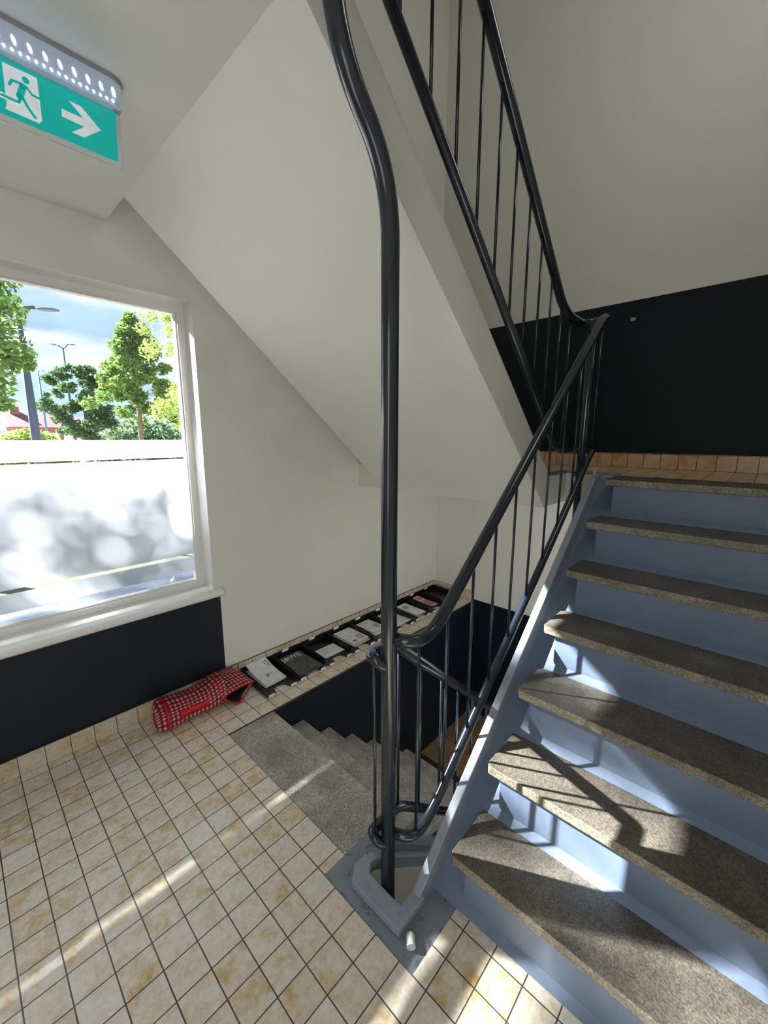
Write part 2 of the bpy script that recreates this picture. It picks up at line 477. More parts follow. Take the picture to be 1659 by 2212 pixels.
# ------------------------------------------------------------------ window
win = empty('window_1', (0, 1.5, WZ0)); struct(win)
def P3(bm, *a): box(bm, a[0], a[1], a[2] - 1.5, a[3] - 1.5, a[4] - WZ0, a[5] - WZ0)
bm = bmesh.new()
P3(bm, WX1 - 0.036, WX1, 1.485, 1.56, WZ0 + 0.058, WZ1 - 0.036); P3(bm, WX0, WX0 + 0.036, 1.485, 1.56, WZ0 + 0.058, WZ1 - 0.036)
P3(bm, WX0, WX1, 1.485, 1.56, WZ1 - 0.036, WZ1); P3(bm, WX0, WX1, 1.485, 1.56, WZ0 + 0.02, WZ0 + 0.058)
P3(bm, -0.70, -0.64, 1.485, 1.56, WZ0 + 0.058, WZ1 - 0.036)
build('window_frame', bm, M_FRAME, win)
bm = bmesh.new()
P3(bm, WX1 - 0.042, WX1 - 0.036, 1.500, 1.53, WZ0 + 0.064, WZ1 - 0.042); P3(bm, WX0 + 0.036, WX1 - 0.036, 1.500, 1.53, WZ1 - 0.042, WZ1 - 0.036); P3(bm, WX0 + 0.036, WX1 - 0.036, 1.500, 1.53, WZ0 + 0.058, WZ0 + 0.064)
build('glazing_bead', bm, M_FRAME, win)
bm = bmesh.new()   # painted reveal lining
P3(bm, WX1 - 0.001, WX1 + 0.001, YW - 0.003, 1.49, WZ0 + 0.02, WZ1); P3(bm, WX0, WX1, YW - 0.003, 1.49, WZ1 - 0.001, WZ1 + 0.001)
build('window_reveal', bm, M_FRAME, win)
bm = bmesh.new(); P3(bm, WX0, WX1, 1.515, 1.521, WZ0 + 0.05, WZ1 - 0.03)
build('window_glass', bm, M_GLASS, win)
for z0, z1 in ((0.745, 0.838), (0.858, 1.4435), (1.4535, 1.5545)):
    bm = bmesh.new(); P3(bm, WX0 + 0.036, WX1 - 0.036, 1.5125, 1.5135, z0, z1)
    tag(build('frosted_film', bm, M_FILM, win), 'frosted privacy film on the pane')
# inner sill with rounded nose
bm = bmesh.new()
yf, yb, zt, zb = 1.312, 1.49, 0.648, 0.604
arc = [(yf + 0.022 - 0.022 * math.cos(a), (zt + zb) / 2 + 0.022 * math.sin(a)) for a in [PI / 2 - k * PI / 8 for k in range(9)]]
poly = [(yb, zt)] + arc + [(yb, zb)]
prism(bm, [(y - 1.5, z - WZ0) for y, z in poly], WX0 - 0.05, 0.523, 'x')
build('window_sill', bm, M_SILL, win, bevel=0.003)
bm = bmesh.new(); P3(bm, WX0 - 0.1, WX1 + 0.06, 1.57, 1.80, 0.60, 0.66)
tag(build('outer_sill', bm, paint('outer_sill_stone', (150, 156, 172), 0.8, 0.1), win), 'grey stone outer sill')

# ------------------------------------------------------------------ rising flight
st = empty('staircase', (0.45, -0.9, 0), 'rising concrete stairs with blue grey risers right of the tall pole', 'stairs')
OX, OY = 0.45, -0.9
def sb(bm, x0, x1, y0, y1, z0, z1, mi=0): box(bm, x0 - OX, x1 - OX, y0 - OY, y1 - OY, z0, z1, mi)
def sp_(bm, pts, a, b): prism(bm, [(x - OX, z) for x, z in pts], a - OY, b - OY, 'y')
nz = lambda X, c: SL * (X - 0.214) + c
# sloping slab that carries the steps
X1 = 2.01
bm = bmesh.new()
xs = 0.214 + 0.19 / SL
sp_(bm, [(xs - 0.02, -0.02), (X1, nz(X1, -0.19)), (X1, nz(X1, -0.42)), (xs + 0.1, -0.16)], YR + 0.002, -0.3205)
build('slab', bm, M_BLUE, st)
# raised kerb along the open side: floor part wraps the well corner, then climbs
bm = bmesh.new()
sp_(bm, [(0.33, -0.01), (0.33, 0.022), (0.36, 0.032), (1.90, nz(1.90, -0.093)), (2.02, ZL + 0.012), (2.02, nz(2.02, -0.24)), (0.52, -0.01)], -0.352, -0.319)
build('kerb', bm, M_KERB, st, bevel=0.004)
bm = bmesh.new()   # cream face towards the well
sp_(bm, [(0.36, -0.14), (0.36, 0.0), (X1, nz(X1, -0.14)), (X1, nz(X1, -0.42)), (0.6, -0.16)], -0.3195, -0.3165)
build('well_face', bm, M_WALL, st)
for k in range(1, 8):
    xr = 0.463 + G * (k - 1)
    bm = bmesh.new(); sb(bm, xr, xr + 0.06, YR + 0.002, -0.46, H * (k - 1) - 0.005, H * k - 0.03)
    build('riser', bm, M_BLUE, st, bevel=0.003)
    xn = 0.214 + G * k; xb = xr + G + (0.012 if k < 7 else 0.02)
    bm = bmesh.new()
    c_ = 0.018
    pts = [(xn + 0.0, -0.413 - c_ * 0.6), (xn + c_, -0.413), (xb, -0.413), (xb, YR + 0.002), (xn, YR + 0.002)]
    prism(bm, [(x - OX, y - OY) for x, y in pts], H * k - 0.034, H * k, 'z')
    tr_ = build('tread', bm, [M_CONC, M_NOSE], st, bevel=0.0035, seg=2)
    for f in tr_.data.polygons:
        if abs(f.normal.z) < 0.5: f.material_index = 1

# low kerb on the floor round the corner of the well
bm = bmesh.new()
outer = [(0.375, -0.362), (0.240, -0.362), (0.238, -0.145), (0.285, -0.108), (0.34, -0.108)]
inner = [(0.34, -0.148), (0.325, -0.150), (0.300, -0.172), (0.298, -0.319), (0.375, -0.319)]
prism(bm, outer + inner, 0.0, 0.031, 'z')
tag(build('floor_kerb', bm, M_KERB, None, bevel=0.003, seg=2), 'low blue grey kerb wrapping the corner of the stair well', 'kerb')

# ------------------------------------------------------------------ descending flight
GD, HD = 0.205, 0.17; SD = HD / GD
ds = empty('staircase', (0.3, 0.4, 0), 'descending concrete stairs between the dark well wall and the railing', 'stairs')
for k in range(0, 7):
    xn = 0.57 + GD * k
    x0 = 0.30 if k == 0 else xn - GD - 0.03
    bm = bmesh.new(); z = -HD * k - (0.001 if k == 0 else 0)
    box(bm, x0 - 0.3, xn - 0.3, -0.04 - 0.4, 0.894 - 0.4, z - 0.05, z)
    build('tread', bm, M_CONCL, ds, bevel=0.004)
    bm = bmesh.new(); box(bm, xn - 0.07 - 0.3, xn - 0.022 - 0.3, -0.04 - 0.4, 0.894 - 0.4, z - HD, z - 0.045)
    build('riser', bm, M_CONCL, ds)
bm = bmesh.new()
prism(bm, [(0.0, -0.05), (0.2, -0.06), (1.72, -0.06 - SD * 1.52 - 0.1), (1.72, -1.5), (0.0, -0.3)], -0.115 - 0.4, 0.89 - 0.4, 'y')
build('slab', bm, M_GREY, ds)
bm = bmesh.new()
prism(bm, [(0.03, -0.02), (0.03, 0.024), (0.06, 0.024), (1.72, 0.035 - 0.86 * 1.66), (1.72, -0.20 - 0.86 * 1.66), (0.06, -0.2)], -0.148 - 0.4, -0.113 - 0.4, 'y')
kd = build('kerb', bm, M_KERB, ds, bevel=0.004)
bm = bmesh.new()
prism(bm, [(0.0, -0.005), (0.05, -0.02), (1.72, -0.03 - 0.86 * 1.66), (1.72, -0.36 - 0.86 * 1.66), (0.0, -0.35)], -0.151 - 0.4, -0.1485 - 0.4, 'y')
build('well_face', bm, M_WALL, ds)

# ------------------------------------------------------------------ upper flight seen from below
us = empty('staircase', (0.109, 0.45, 2.56), 'upper flight of stairs seen from below, its sloping cream underside', 'stairs')
uz = lambda X, c: c - SL * X
def up_(bm, pts, a, b): prism(bm, [(x - 0.109, z - 2.56) for x, z in pts], a - 0.45, b - 0.45, 'y')
bm = bmesh.new()
up_(bm, [(0.109, 2.56), (0.109, uz(0.109, 2.80)), (1.72, uz(1.72, 2.80)), (1.72, uz(1.72, 2.655) + 0.003)], -0.148, 1.075)
build('soffit_slab', bm, M_SOFF, us)
bm = bmesh.new()
up_(bm, [(0.109, 2.565), (0.109, uz(0.109, 2.869)), (1.745, ZL + 0.014), (1.7585, ZL + 0.0005), (1.7195, ZL + 0.0005), (1.7155, uz(1.7155, 2.66) + 0.01)], -0.1495, -0.113)
build('kerb', bm, M_WALL, us, bevel=0.0)
for k in range(1, 8):
    xn = (2.869 + 0.095 - ZL) / SL - G * k + 0.0
    bm = bmesh.new(); z = ZL + H * k - 2.56
    if xn > 0.3:
        prism(bm, [(xn - 0.109, z), (max(xn - G, 0.11) - 0.109, z), (max(xn - G, 0.11) - 0.109, z - 0.03), (xn - 0.109, z - 0.10)], -0.10 - 0.45, 1.06 - 0.45, 'y'); build('tread', bm, M_CONC, us)
    else: bm.free()

# ------------------------------------------------------------------ posts and railings
RP = 0.0248
YU, YN = -0.310, -0.185        # plane of rising rail, plane of the upper / descending rails
pt = fillet([(0.325, -0.237, -2.9), (0.325, -0.237, 2.230), (0.134, -0.237, 2.415), (0.134, -0.237, 3.6)], [0.16, 0.16], 12)
post = tube_obj('newel_post', pt, RP, M_RAIL, None, 28)
tag(post, 'tall dark blue tubular post in the centre, bent under the ceiling', 'post')
pf = tube_obj('newel_post', [(1.955, -0.245, -1.2), (1.955, -0.245, 2.19)], 0.018, M_RAIL, None, 20)
tag(pf, 'far tubular post standing at the landing end of the well', 'post')
bm = bmesh.new(); tube(bm, [(1.955, -0.245, ZL - 0.01), (1.955, -0.245, ZL + 0.018)], 0.028, 20)
build('collar', bm, M_RAIL, pf)

zup = lambda X, c: nz(X, c)
CH, CB = 0.738, 0.030
# rising railing
rl = empty('stair_railing', (0.305, -0.31, 0), 'dark tubular railing climbing beside the blue grey stairs', 'railing')
off = Vector((0.305, -0.31, 0))
def T(pts): return [Vector(p) - off for p in pts]
xh0 = 0.214 + (0.955 - CH) / SL; xh1 = 0.214 + (2.195 - CH) / SL
hand = fillet([(0.332, -0.246, 0.955), (0.365, YU, 0.952), (xh0, YU, 0.952), (xh1, YU, 2.195), (1.985, YU, 2.195), (1.985, -0.245, 2.195)], [0.035, 0.13, 0.10, 0.05], 12)
tube_obj('handrail', T(hand), 0.0213, M_RAIL, rl)
xb0 = 0.214 + (0.235 - CB) / SL; xb1 = 0.214 + (1.495 - CB) / SL
bot = fillet([(0.332, -0.246, 0.238), (0.365, YU, 0.236), (xb0, YU, 0.236), (xb1, YU, 1.495), (1.985, YU, 1.495), (1.985, -0.245, 1.495)], [0.035, 0.10, 0.08, 0.05], 12)
tube_obj('bottom_rail', T(bot), 0.0172, M_RAIL, rl)
for X in [0.385, 0.542, 0.697, 0.851, 1.005, 1.166, 1.323, 1.482, 1.646, 1.806]:
    z0 = max(0.236, zup(X, CB)); z1 = max(0.952, zup(X, CH)); z1 = min(z1, 2.195)
    tube_obj('baluster', T([(X, YU, z0), (X, YU, z1)]), 0.0054, M_RAIL, rl, 12)
tube_obj('baluster', T([(1.98, YU + 0.02, 1.495), (1.98, YU + 0.02, 2.195)]), 0.0054, M_RAIL, rl, 12)

# upper railing
ur = empty('stair_railing', (1.955, YN, ZL), 'black tubular railing of the upper flight, rising to the upper left', 'railing')
off = Vector((1.955, YN, ZL))
UH, UB = 3.655, 2.985
xe = (UH - 2.195) / SL; xg = (UB - 1.495) / SL
hand = fillet([(1.985, -0.2445, 2.195), (1.985, YN, 2.195), (xe, YN, 2.195), (0.12, YN, UH - SL * 0.12)], [0.05, 0.12], 12)
tube_obj('handrail', T(hand), 0.0213, M_RAIL, ur)
bot = fillet([(1.985, -0.2445, 1.495), (1.985, YN, 1.495), (xg, YN, 1.495), (0.12, YN, UB - SL * 0.12)], [0.05, 0.12], 12)
tube_obj('bottom_rail', T(bot), 0.0172, M_RAIL, ur)
for i in range(13):
    X = 0.14 + 0.138 * i
    z0 = max(1.495, UB - SL * X); z1 = max(2.195, UH - SL * X)
    tube_obj('baluster', T([(X, YN, z0), (X, YN, z1)]), 0.0054, M_RAIL, ur, 12)

# descending railing with its loop round the post
dl = empty('stair_railing', (0.305, YN, 0), 'dark railing going down beside the stair well, looped round the tall pole', 'railing')
off = Vector((0.305, YN, 0))
DH, DB = 1.232, 0.598
def loop(z, r=0.0255):
    cx, cyy = 0.316, -0.2075
    return [(cx + 0.012, cyy - r + 0.003, z - 0.03)] + [(cx - r * math.sin(a), cyy - r * math.cos(a), z - 0.03 * max(0, 1 - a / 1.6)) for a in [k * PI / 14 for k in range(0, 15)]]
xd = (DH - 0.892) / SL; xd2 = (DB - 0.222) / SL
hp = loop(0.892) + fillet([(0.322, -0.1835, 0.892), (xd, YN, 0.892), (1.95, YN, DH - SL * 1.95)], 0.02, 4)
tube_obj('handrail', T(hp), 0.0195, M_RAIL, dl)
bp = loop(0.222) + fillet([(0.322, -0.1835, 0.222), (xd2, YN, 0.222), (1.95, YN, DB - SL * 1.95)], 0.05, 6)
tube_obj('bottom_rail', T(bp), 0.0172, M_RAIL, dl)
for X in [0.435, 0.561, 0.70, 0.826, 0.956, 1.09, 1.22, 1.36, 1.5]:
    z0 = min(0.222, DB - SL * X); z1 = min(0.892, DH - SL * X)
    tube_obj('baluster', T([(X, YN, z0), (X, YN, z1)]), 0.0054, M_RAIL, dl, 12)
tube_obj('baluster', T([(0.2905, -0.208, 0.215), (0.2905, -0.208, 0.885)]), 0.0054, M_RAIL, dl, 12)

# ------------------------------------------------------------------ exit sign
sg = empty('exit_sign', (-0.26, 0.47, 2.56), 'green emergency exit sign with running figure and arrow, hung from the ceiling', 'exit sign')
so = Vector((-0.26, 0.47, 2.56))
bm = bmesh.new()   # translucent housing with rounded ends
x0, x1 = -0.47 - so.x, -0.058 - so.x
prof = []
for sgn, cx in ((1, x1 - 0.038), (-1, x0 + 0.038)):
    for k in range(9):
        a = -PI / 2 + PI * k / 8
        prof.append((cx + sgn * 0.038 * math.cos(a) if sgn > 0 else cx - 0.038 * math.cos(a), 0.038 * math.sin(a) * (1 if sgn > 0 else -1)))
A = [bm.verts.new((x, y * 1.05, -0.010)) for x, y in prof]; B = [bm.verts.new((x * 0.985, y * 0.80, -0.052)) for x, y in prof]; Cc = [bm.verts.new((x * 0.97, y * 0.45, -0.064)) for x, y in prof]
n_ = len(prof)
for P_, Q_ in ((A, B), (B, Cc)):
    for i in range(n_): bm.faces.new((P_[i], P_[(i + 1) % n_], Q_[(i + 1) % n_], Q_[i]))
bm.faces.new(Cc)
build('housing', bm, M_HOUS, sg)
bm = bmesh.new(); prism(bm, [(x * 1.01, y * 1.12) for x, y in prof], -0.012, 0.0, 'z')
build('base_plate', bm, M_GREYP, sg)
def blob(name, p, sx, sy, sz, mat, parent, tilt=0.0):
    bm = bmesh.new(); bmesh.ops.create_uvsphere(bm, u_segments=10, v_segments=6, radius=1)
    bmesh.ops.transform(bm, matrix=Matrix.Translation(p) @ Matrix.Rotation(tilt, 4, 'Y') @ Matrix.Diagonal((sx, sy, sz, 1)), verts=bm.verts)
    return build(name, bm, mat, parent, smooth=True)
for i in range(13):
    blob('led_or_reflection', Vector((-0.449 + 0.030 * i, 0.4365, 2.524)) - so, 0.0042, 0.002, 0.0135, M_LED, sg, -0.30)
for i in range(24):
    blob('led_or_reflection', Vector((-0.44 + 0.0152 * i, 0.4445, 2.5065)) - so, 0.0036, 0.002, 0.0085, M_LED, sg, -0.30)  # lower row: reflections of the LEDs, put in as glowing beads
def flat_poly(name, pts, y, th, mat, parent):
    bm = bmesh.new(); prism(bm, [(x - so.x, z - so.z) for x, z in pts], y - so.y, y + th - so.y, 'y')
    return build(name, bm, mat, parent)
flat_poly('acrylic_panel', [(-0.456, 2.348), (-0.073, 2.350), (-0.068, 2.500), (-0.456, 2.500)], 0.4705, 0.005, M_LENS, sg)
flat_poly('green_panel', [(-0.447, 2.3625), (-0.0835, 2.3640), (-0.0785, 2.4925), (-0.447, 2.4915)], 0.4695, 0.0009, M_SIGNG, sg)
door = [(-0.3215, 2.4792), (-0.2548, 2.4808), (-0.2552, 2.385), (-0.2621, 2.3762), (-0.2738, 2.3767), (-0.3275, 2.3769), (-0.3235, 2.39), (-0.3231, 2.4184)]
flat_poly('doorway_symbol', door, 0.4688, 0.0006, M_SIGNW, sg)
flat_poly('arrow_symbol', [(-0.1897, 2.4640), (-0.1636, 2.4640), (-0.1208, 2.4270), (-0.1641, 2.3896), (-0.1914, 2.3899), (-0.1600, 2.4175), (-0.2101, 2.4178), (-0.2094, 2.4362), (-0.1598, 2.4368)], 0.4688, 0.0006, M_SIGNW, sg)
# white strokes of the trailing foot outside the doorway, then the green figure
bm = bmesh.new()
def stroke(bm, pts, w, y0=0.4680, y1=0.4687):
    for (a, b) in zip(pts, pts[1:]):
        a = Vector(a); b = Vector(b); d = (b - a).normalized(); nn = Vector((-d.y, d.x)) * w / 2
        q = [a - nn, b - nn, b + nn, a + nn]
        prism(bm, [(v.x - so.x, v.y - so.z) for v in q], y0 - so.y, y1 - so.y, 'y')
    for a in pts:
        prism(bm, [(a[0] + w / 2 * math.cos(t * PI / 5) - so.x, a[1] + w / 2 * math.sin(t * PI / 5) - so.z) for t in range(10)], y0 - so.y, y1 - so.y, 'y')
stroke(bm, [(-0.2991, 2.4039), (-0.3335, 2.4045)], 0.0125, 0.4684, 0.4688)
build('figure_outline', bm, M_SIGNW, sg)
bm = bmesh.new()
stroke(bm, [(-0.3135, 2.4360), (-0.3072, 2.4480), (-0.2894, 2.4500)], 0.0055)
stroke(bm, [(-0.2860, 2.4460), (-0.2960, 2.4180)], 0.0135)
stroke(bm, [(-0.2800, 2.4480), (-0.2693, 2.4357), (-0.2535, 2.4345)], 0.0052)
stroke(bm, [(-0.2956, 2.4150), (-0.2991, 2.4045), (-0.3314, 2.4045)], 0.0062)
stroke(bm, [(-0.2897, 2.4190), (-0.2824, 2.4030), (-0.2694, 2.3854)], 0.0064)
prism(bm, [(-0.2790 + 0.0072 * math.cos(t * PI / 10) - so.x, 2.4625 + 0.0078 * math.sin(t * PI / 10) - so.z) for t in range(20)], 0.4680 - so.y, 0.4687 - so.y, 'y')
build('running_figure', bm, M_SIGNG, sg)
bm = bmesh.new(); box(bm, -0.084 - so.x, -0.066 - so.x, 0.462 - so.y, 0.479 - so.y, 2.494 - so.z, 2.506 - so.z)
build('clip', bm, M_GREYP, sg)

# ------------------------------------------------------------------ gingham bag
def gingham():
    m = Mat('gingham_cloth')
    uv = m.t.nodes.new('ShaderNodeTexCoord').outputs['UV']
    s = m.t.nodes.new('ShaderNodeSeparateXYZ'); m.l(uv, s.inputs[0])
    f1 = m.math('GREATER_THAN', m.math('FRACT', m.math('DIVIDE', s.outputs[0], 0.0225)), 0.45)
    f2 = m.math('GREATER_THAN', m.math('FRACT', m.math('DIVIDE', s.outputs[1], 0.0225)), 0.45)
    t = m.math('MULTIPLY', m.math('ADD', f1, f2), 0.5)
    r = m.ramp(t, [(0.0, lin((206, 190, 176))), (0.5, lin((168, 42, 60))), (1.0, lin((112, 14, 32)))])
    r.color_ramp.interpolation = 'CONSTANT'; r.color_ramp.elements[1].position = 0.3; r.color_ramp.elements[2].position = 0.8
    m.l(r.outputs[0], m.b.inputs['Base Color']); m.b.inputs['Roughness'].default_value = 0.75
    nb = m.n('ShaderNodeTexNoise', Scale=22.0, Detail=4.0); m.l(m.pos(), nb.inputs['Vector']); m.bump(nb.outputs['Fac'], 0.6, 0.006)
    return m.m
M_GING = gingham()
M_DARKLINE = plain('black_lining', (14, 14, 18), 0.6)
bag = empty('shopping_bag', (0.05, 1.24, 0), 'rolled red gingham bag lying on the tiles under the window sill', 'bag')
NU, NV = 46, 40
def bag_sec(t):
    """t 0..1 along X; returns centre y,z, half width, half height, x"""
    x = 0.05 + 0.37 * t
    hw = 0.108 + 0.006 * math.sin(t * 9) - (0.02 * max(0, (0.06 - t) / 0.06)); hh = 0.060 + 0.004 * math.sin(t * 7 + 1) - (0.012 * max(0, (0.06 - t) / 0.06))
    if t > 0.72: hh += 0.010 * (t - 0.72) / 0.28; hw -= 0.01 * (t - 0.72) / 0.28
    return x, 1.238, hh, hw, hh
def bag_pt(t, a, k=1.0):
    x, yc, zc, hw, hh = bag_sec(t)
    c, s_ = math.cos(a), math.sin(a); e = 0.72
    y = math.copysign(abs(c) ** e, c) * hw * k; z = math.copysign(abs(s_) ** e, s_) * hh * k
    wr = 0.0035 * math.sin(a * 5 + t * 13) * math.sin(t * 17) if s_ > -0.2 else 0
    return Vector((x - 0.05 + 0.02 * c * 0.6, yc + y - 1.24, max(0.001, zc + z + wr)))
me = bpy.data.meshes.new('bag_body'); verts = []; faces = []; uvs = []
for i in range(NU + 1):
    for j in range(NV): verts.append(bag_pt(i / NU, 2 * PI * j / NV))
per = 0.53
for i in range(NU):
    for j in range(NV):
        j2 = (j + 1) % NV
        faces.append((i * NV + j, i * NV + j2, (i + 1) * NV + j2, (i + 1) * NV + j))
        uvs += [(0.37 * i / NU, per * j / NV), (0.37 * i / NU, per * (j + 1) / NV), (0.37 * (i + 1) / NU, per * (j + 1) / NV), (0.37 * (i + 1) / NU, per * j / NV)]
# closed sunken left end
c0 = len(verts)
for k_, dx in ((0.75, 0.012), (0.4, 0.03)):
    for j in range(NV): p = bag_pt(0, 2 * PI * j / NV, k_); verts.append(p + Vector((dx, 0, 0)))
verts.append(Vector((0.034, 0, 0.055)))
def q4(a, b, c, d, u0, u1):
    faces.append((a, b, c, d))
for j in range(NV):
    j2 = (j + 1) % NV
    for (r0, r1, u0, u1) in ((0, c0, 0.0, 0.03), (c0, c0 + NV, 0.03, 0.06)):
        faces.append((r0 + j2, r0 + j, r1 + j, r1 + j2))
        uvs += [(u0, per * (j + 1) / NV), (u0, per * j / NV), (u1, per * j / NV), (u1, per * (j + 1) / NV)]
    faces.append((c0 + NV + j2, c0 + NV + j, c0 + 2 * NV)); uvs += [(0.06, per * (j + 1) / NV), (0.06, per * j / NV), (0.08, per * j / NV)]
me.from_pydata([tuple(v) for v in verts], [], faces); me.update()
ul = me.uv_layers.new(name='uv')
for i, u in enumerate(uvs): ul.data[i].uv = u
for f in me.polygons: f.use_smooth = True
body = link('bag_body', me, M_GING, bag)
# open flap at the right end: a folded, pointed mouth with dark lining
def sheet(name, rows, mat, parent, th=0.003, uvscale=(0.12, 0.2)):
    nr, nc = len(rows), len(rows[0]); me = bpy.data.meshes.new(name)
    vv = [tuple(p) for r_ in rows for p in r_]; ff = []; uu = []
    for i in range(nr - 1):
        for j in range(nc - 1):
            ff.append((i * nc + j, i * nc + j + 1, (i + 1) * nc + j + 1, (i + 1) * nc + j))
            uu += [(i / (nr - 1) * uvscale[0], j / (nc - 1) * uvscale[1]), (i / (nr - 1) * uvscale[0], (j + 1) / (nc - 1) * uvscale[1]), ((i + 1) / (nr - 1) * uvscale[0], (j + 1) / (nc - 1) * uvscale[1]), ((i + 1) / (nr - 1) * uvscale[0], j / (nc - 1) * uvscale[1])]
    me.from_pydata(vv, [], ff); me.update(); ul = me.uv_layers.new(name='uv')
    for i, u in enumerate(uu): ul.data[i].uv = u
    for f in me.polygons: f.use_smooth = True
    o = link(name, me, mat, parent)
    md = o.modifiers.new('solid', 'SOLIDIFY'); md.thickness = th
    return o
def lerp(a, b, t): return a + (b - a) * t
# mouth outline points (world): front low hinge, front tip, back tip, back top
hinge = Vector((0.378, 1.128, 0.066)); tipF = Vector((0.468, 1.092, 0.008)); tipB = Vector((0.598, 1.165, 0.052)); topB = Vector((0.52, 1.335, 0.122)); ridge = Vector((0.50, 1.225, 0.118))
O_ = Vector((0.05, 1.24, 0))
rows = []
for i in range(9):
    t = i / 8; a = lerp(hinge, tipB, t) + Vector((0, 0, 0.012 * math.sin(t * PI))); b = lerp(Vector((0.375, 1.325, 0.112)), topB, t)
    rows.append([lerp(a, b, j / 8) + Vector((0, 0, 0.016 * math.sin(j / 8 * PI) * (1 - 0.3 * t) + 0.004 * math.sin(j * 1.9 + i))) - O_ for j in range(9)])
sheet('bag_flap', rows, M_GING, bag, uvscale=(0.21, 0.21))
low = []
for i in range(7):
    t = i / 6; a = lerp(hinge, tipF, t) + Vector((0, 0, -0.022 * math.sin(t * PI))); b = lerp(Vector((0.40, 1.26, 0.012)), lerp(tipB, Vector((0.52, 1.25, 0.03)), 0.5), t)
    low.append([lerp(a, b, j / 6) - O_ for j in range(7)])
sheet('bag_lining', low, M_DARKLINE, bag)
bm = bmesh.new()
dk = [hinge, tipF, tipB]
A = [bm.verts.new(p - O_ + Vector((-0.012, 0.012, -0.002))) for p in (hinge, tipF + Vector((-0.004, 0.006, 0)), tipB + Vector((-0.006, 0, -0.003)))]
c5 = bm.verts.new(lerp(hinge, tipB, 0.4) - O_ + Vector((-0.04, 0.06, -0.05)))
bm.faces.new((A[0], A[1], c5)); bm.faces.new((A[1], A[2], c5)); bm.faces.new((A[0], c5, A[2]))
build('bag_mouth', bm, M_DARKLINE, bag)
tube_obj('red_binding', fillet([hinge - O_, lerp(hinge, tipF, 0.6) + Vector((0, 0, -0.016)) - O_, tipF - O_, tipB - O_], 0.01, 4), 0.0045, M_RED, bag, 8)
tube_obj('red_binding', [lerp(hinge, tipB, t) + Vector((0, 0, 0.012 * math.sin(t * PI))) - O_ for t in [k / 8 for k in range(9)]], 0.0045, M_RED, bag, 8)
for t0, w_ in ((0.13, 0.009), (0.90, 0.009)):
    rows = [[bag_pt(t0 + w_ / 0.37 * (i - 1.5) / 3 + 0.006 * math.sin(a), a, 1.022) for a in [-0.5 * PI * 0 - 0.4 + (PI + 0.8) * j / 26 for j in range(27)]] for i in range(4)]
    sheet('red_band', rows, M_RED, bag, 0.002)
rows = [[bag_pt(0.30 + 0.42 * j / 16, PI + 0.02 - i * 0.11 - 0.10 , 1.03) for j in range(17)] for i in range(5)]
sheet('red_strip', rows, M_RED, bag, 0.002)

# ------------------------------------------------------------------ letter trays
TW, TD = 0.232, 0.325
def tray_base():
    bm = bmesh.new(); w, d = TW, TD
    # base outline with the scooped notch at the front
    pts = [(0.0, 0.0), (0.062, 0.0), (0.07, 0.012)]
    for k in range(9):
        a = PI - PI * k / 8; pts.append((0.116 + 0.046 * math.cos(a), 0.02 + 0.035 * math.sin(a)))
    pts += [(0.162, 0.012), (0.17, 0.0), (w, 0.0), (w, d), (0, d)]
    prism(bm, pts, 0.004, 0.010, 'z')
    return bm
def tray_side(x):
    bm = bmesh.new()
    pts = [(0.03, 0.004), (0.03, 0.022), (0.055, 0.046), (0.075, 0.052), (TD, 0.060), (TD, 0.004)]
    prism(bm, pts, x, x + 0.004, 'x'); return bm
def make_tray():
    t = empty('letter_tray', (0, 0, 0))
    build('tray_base', tray_base(), M_BLACK, t, bevel=0.001)
    build('side_wall', tray_side(0.0), M_BLACK, t, bevel=0.001); build('side_wall', tray_side(TW - 0.004), M_BLACK, t, bevel=0.001)
    bm = bmesh.new(); box(bm, 0.004, TW - 0.004, TD - 0.004, TD, 0.004, 0.060); build('rear_wall', bm, M_BLACK, t, bevel=0.001)
    for x in (0.010, 0.172):
        bm = bmesh.new(); box(bm, x - 0.005, x + 0.052, -0.006, 0.006, 0.0, 0.016); l = build('label_holder', bm, M_BLACK, t, bevel=0.002)
        bm = bmesh.new(); box(bm, x + 0.002, x + 0.044, -0.0075, -0.006, 0.002, 0.0145); build('label_card', bm, M_PAPER, l)
    bm = bmesh.new(); prism(bm, [(0.078, 0.046), (0.128, 0.046), (0.134, 0.066), (0.084, 0.068)], TD - 0.0065, TD - 0.0042, 'y')
    build('label_tab', bm, M_PAPER, t)
    for x in (0.02, TW - 0.03):
        bm = bmesh.new(); box(bm, x, x + 0.012, 0.05, 0.07, 0.0, 0.005); build('foot', bm, M_BLACK, t)
    return t
tray_labels = [
    'black letter tray beside the gingham bag, first of the row, holding white letters',
    'black letter tray holding the dark magazine',
    'black letter tray holding one small white letter at its front',
    'black letter tray with a stack of purple printed letters, left of the tall pole',
    'black letter tray just left of the tall pole, with printed envelopes',
    'black letter tray mostly behind the tall pole, with a white envelope',
    'black letter tray right of the tall pole holding a white folded brochure',
    'black letter tray holding the narrow red and white leaflet',
    'empty black letter tray at the corner of the back wall',
]
proto = make_tray(); TX0, TP, TY = 0.604, 0.2405, 1.026
for i, lab in enumerate(tray_labels):
    if i == 0: t = proto
    else:
        t = proto.copy(); COL.objects.link(t)
        for ch in list(proto.children):
            c = ch.copy(); COL.objects.link(c); c.parent = t
            for g in list(ch.children):
                d = g.copy(); COL.objects.link(d); d.parent = c
    t.location = (TX0 + TP * i, TY + random.uniform(-0.004, 0.004), 0); t.rotation_euler = (0, 0, random.uniform(-0.015, 0.015))
    tag(t, lab, 'letter tray', 'row of black letter trays on the tiled ledge')

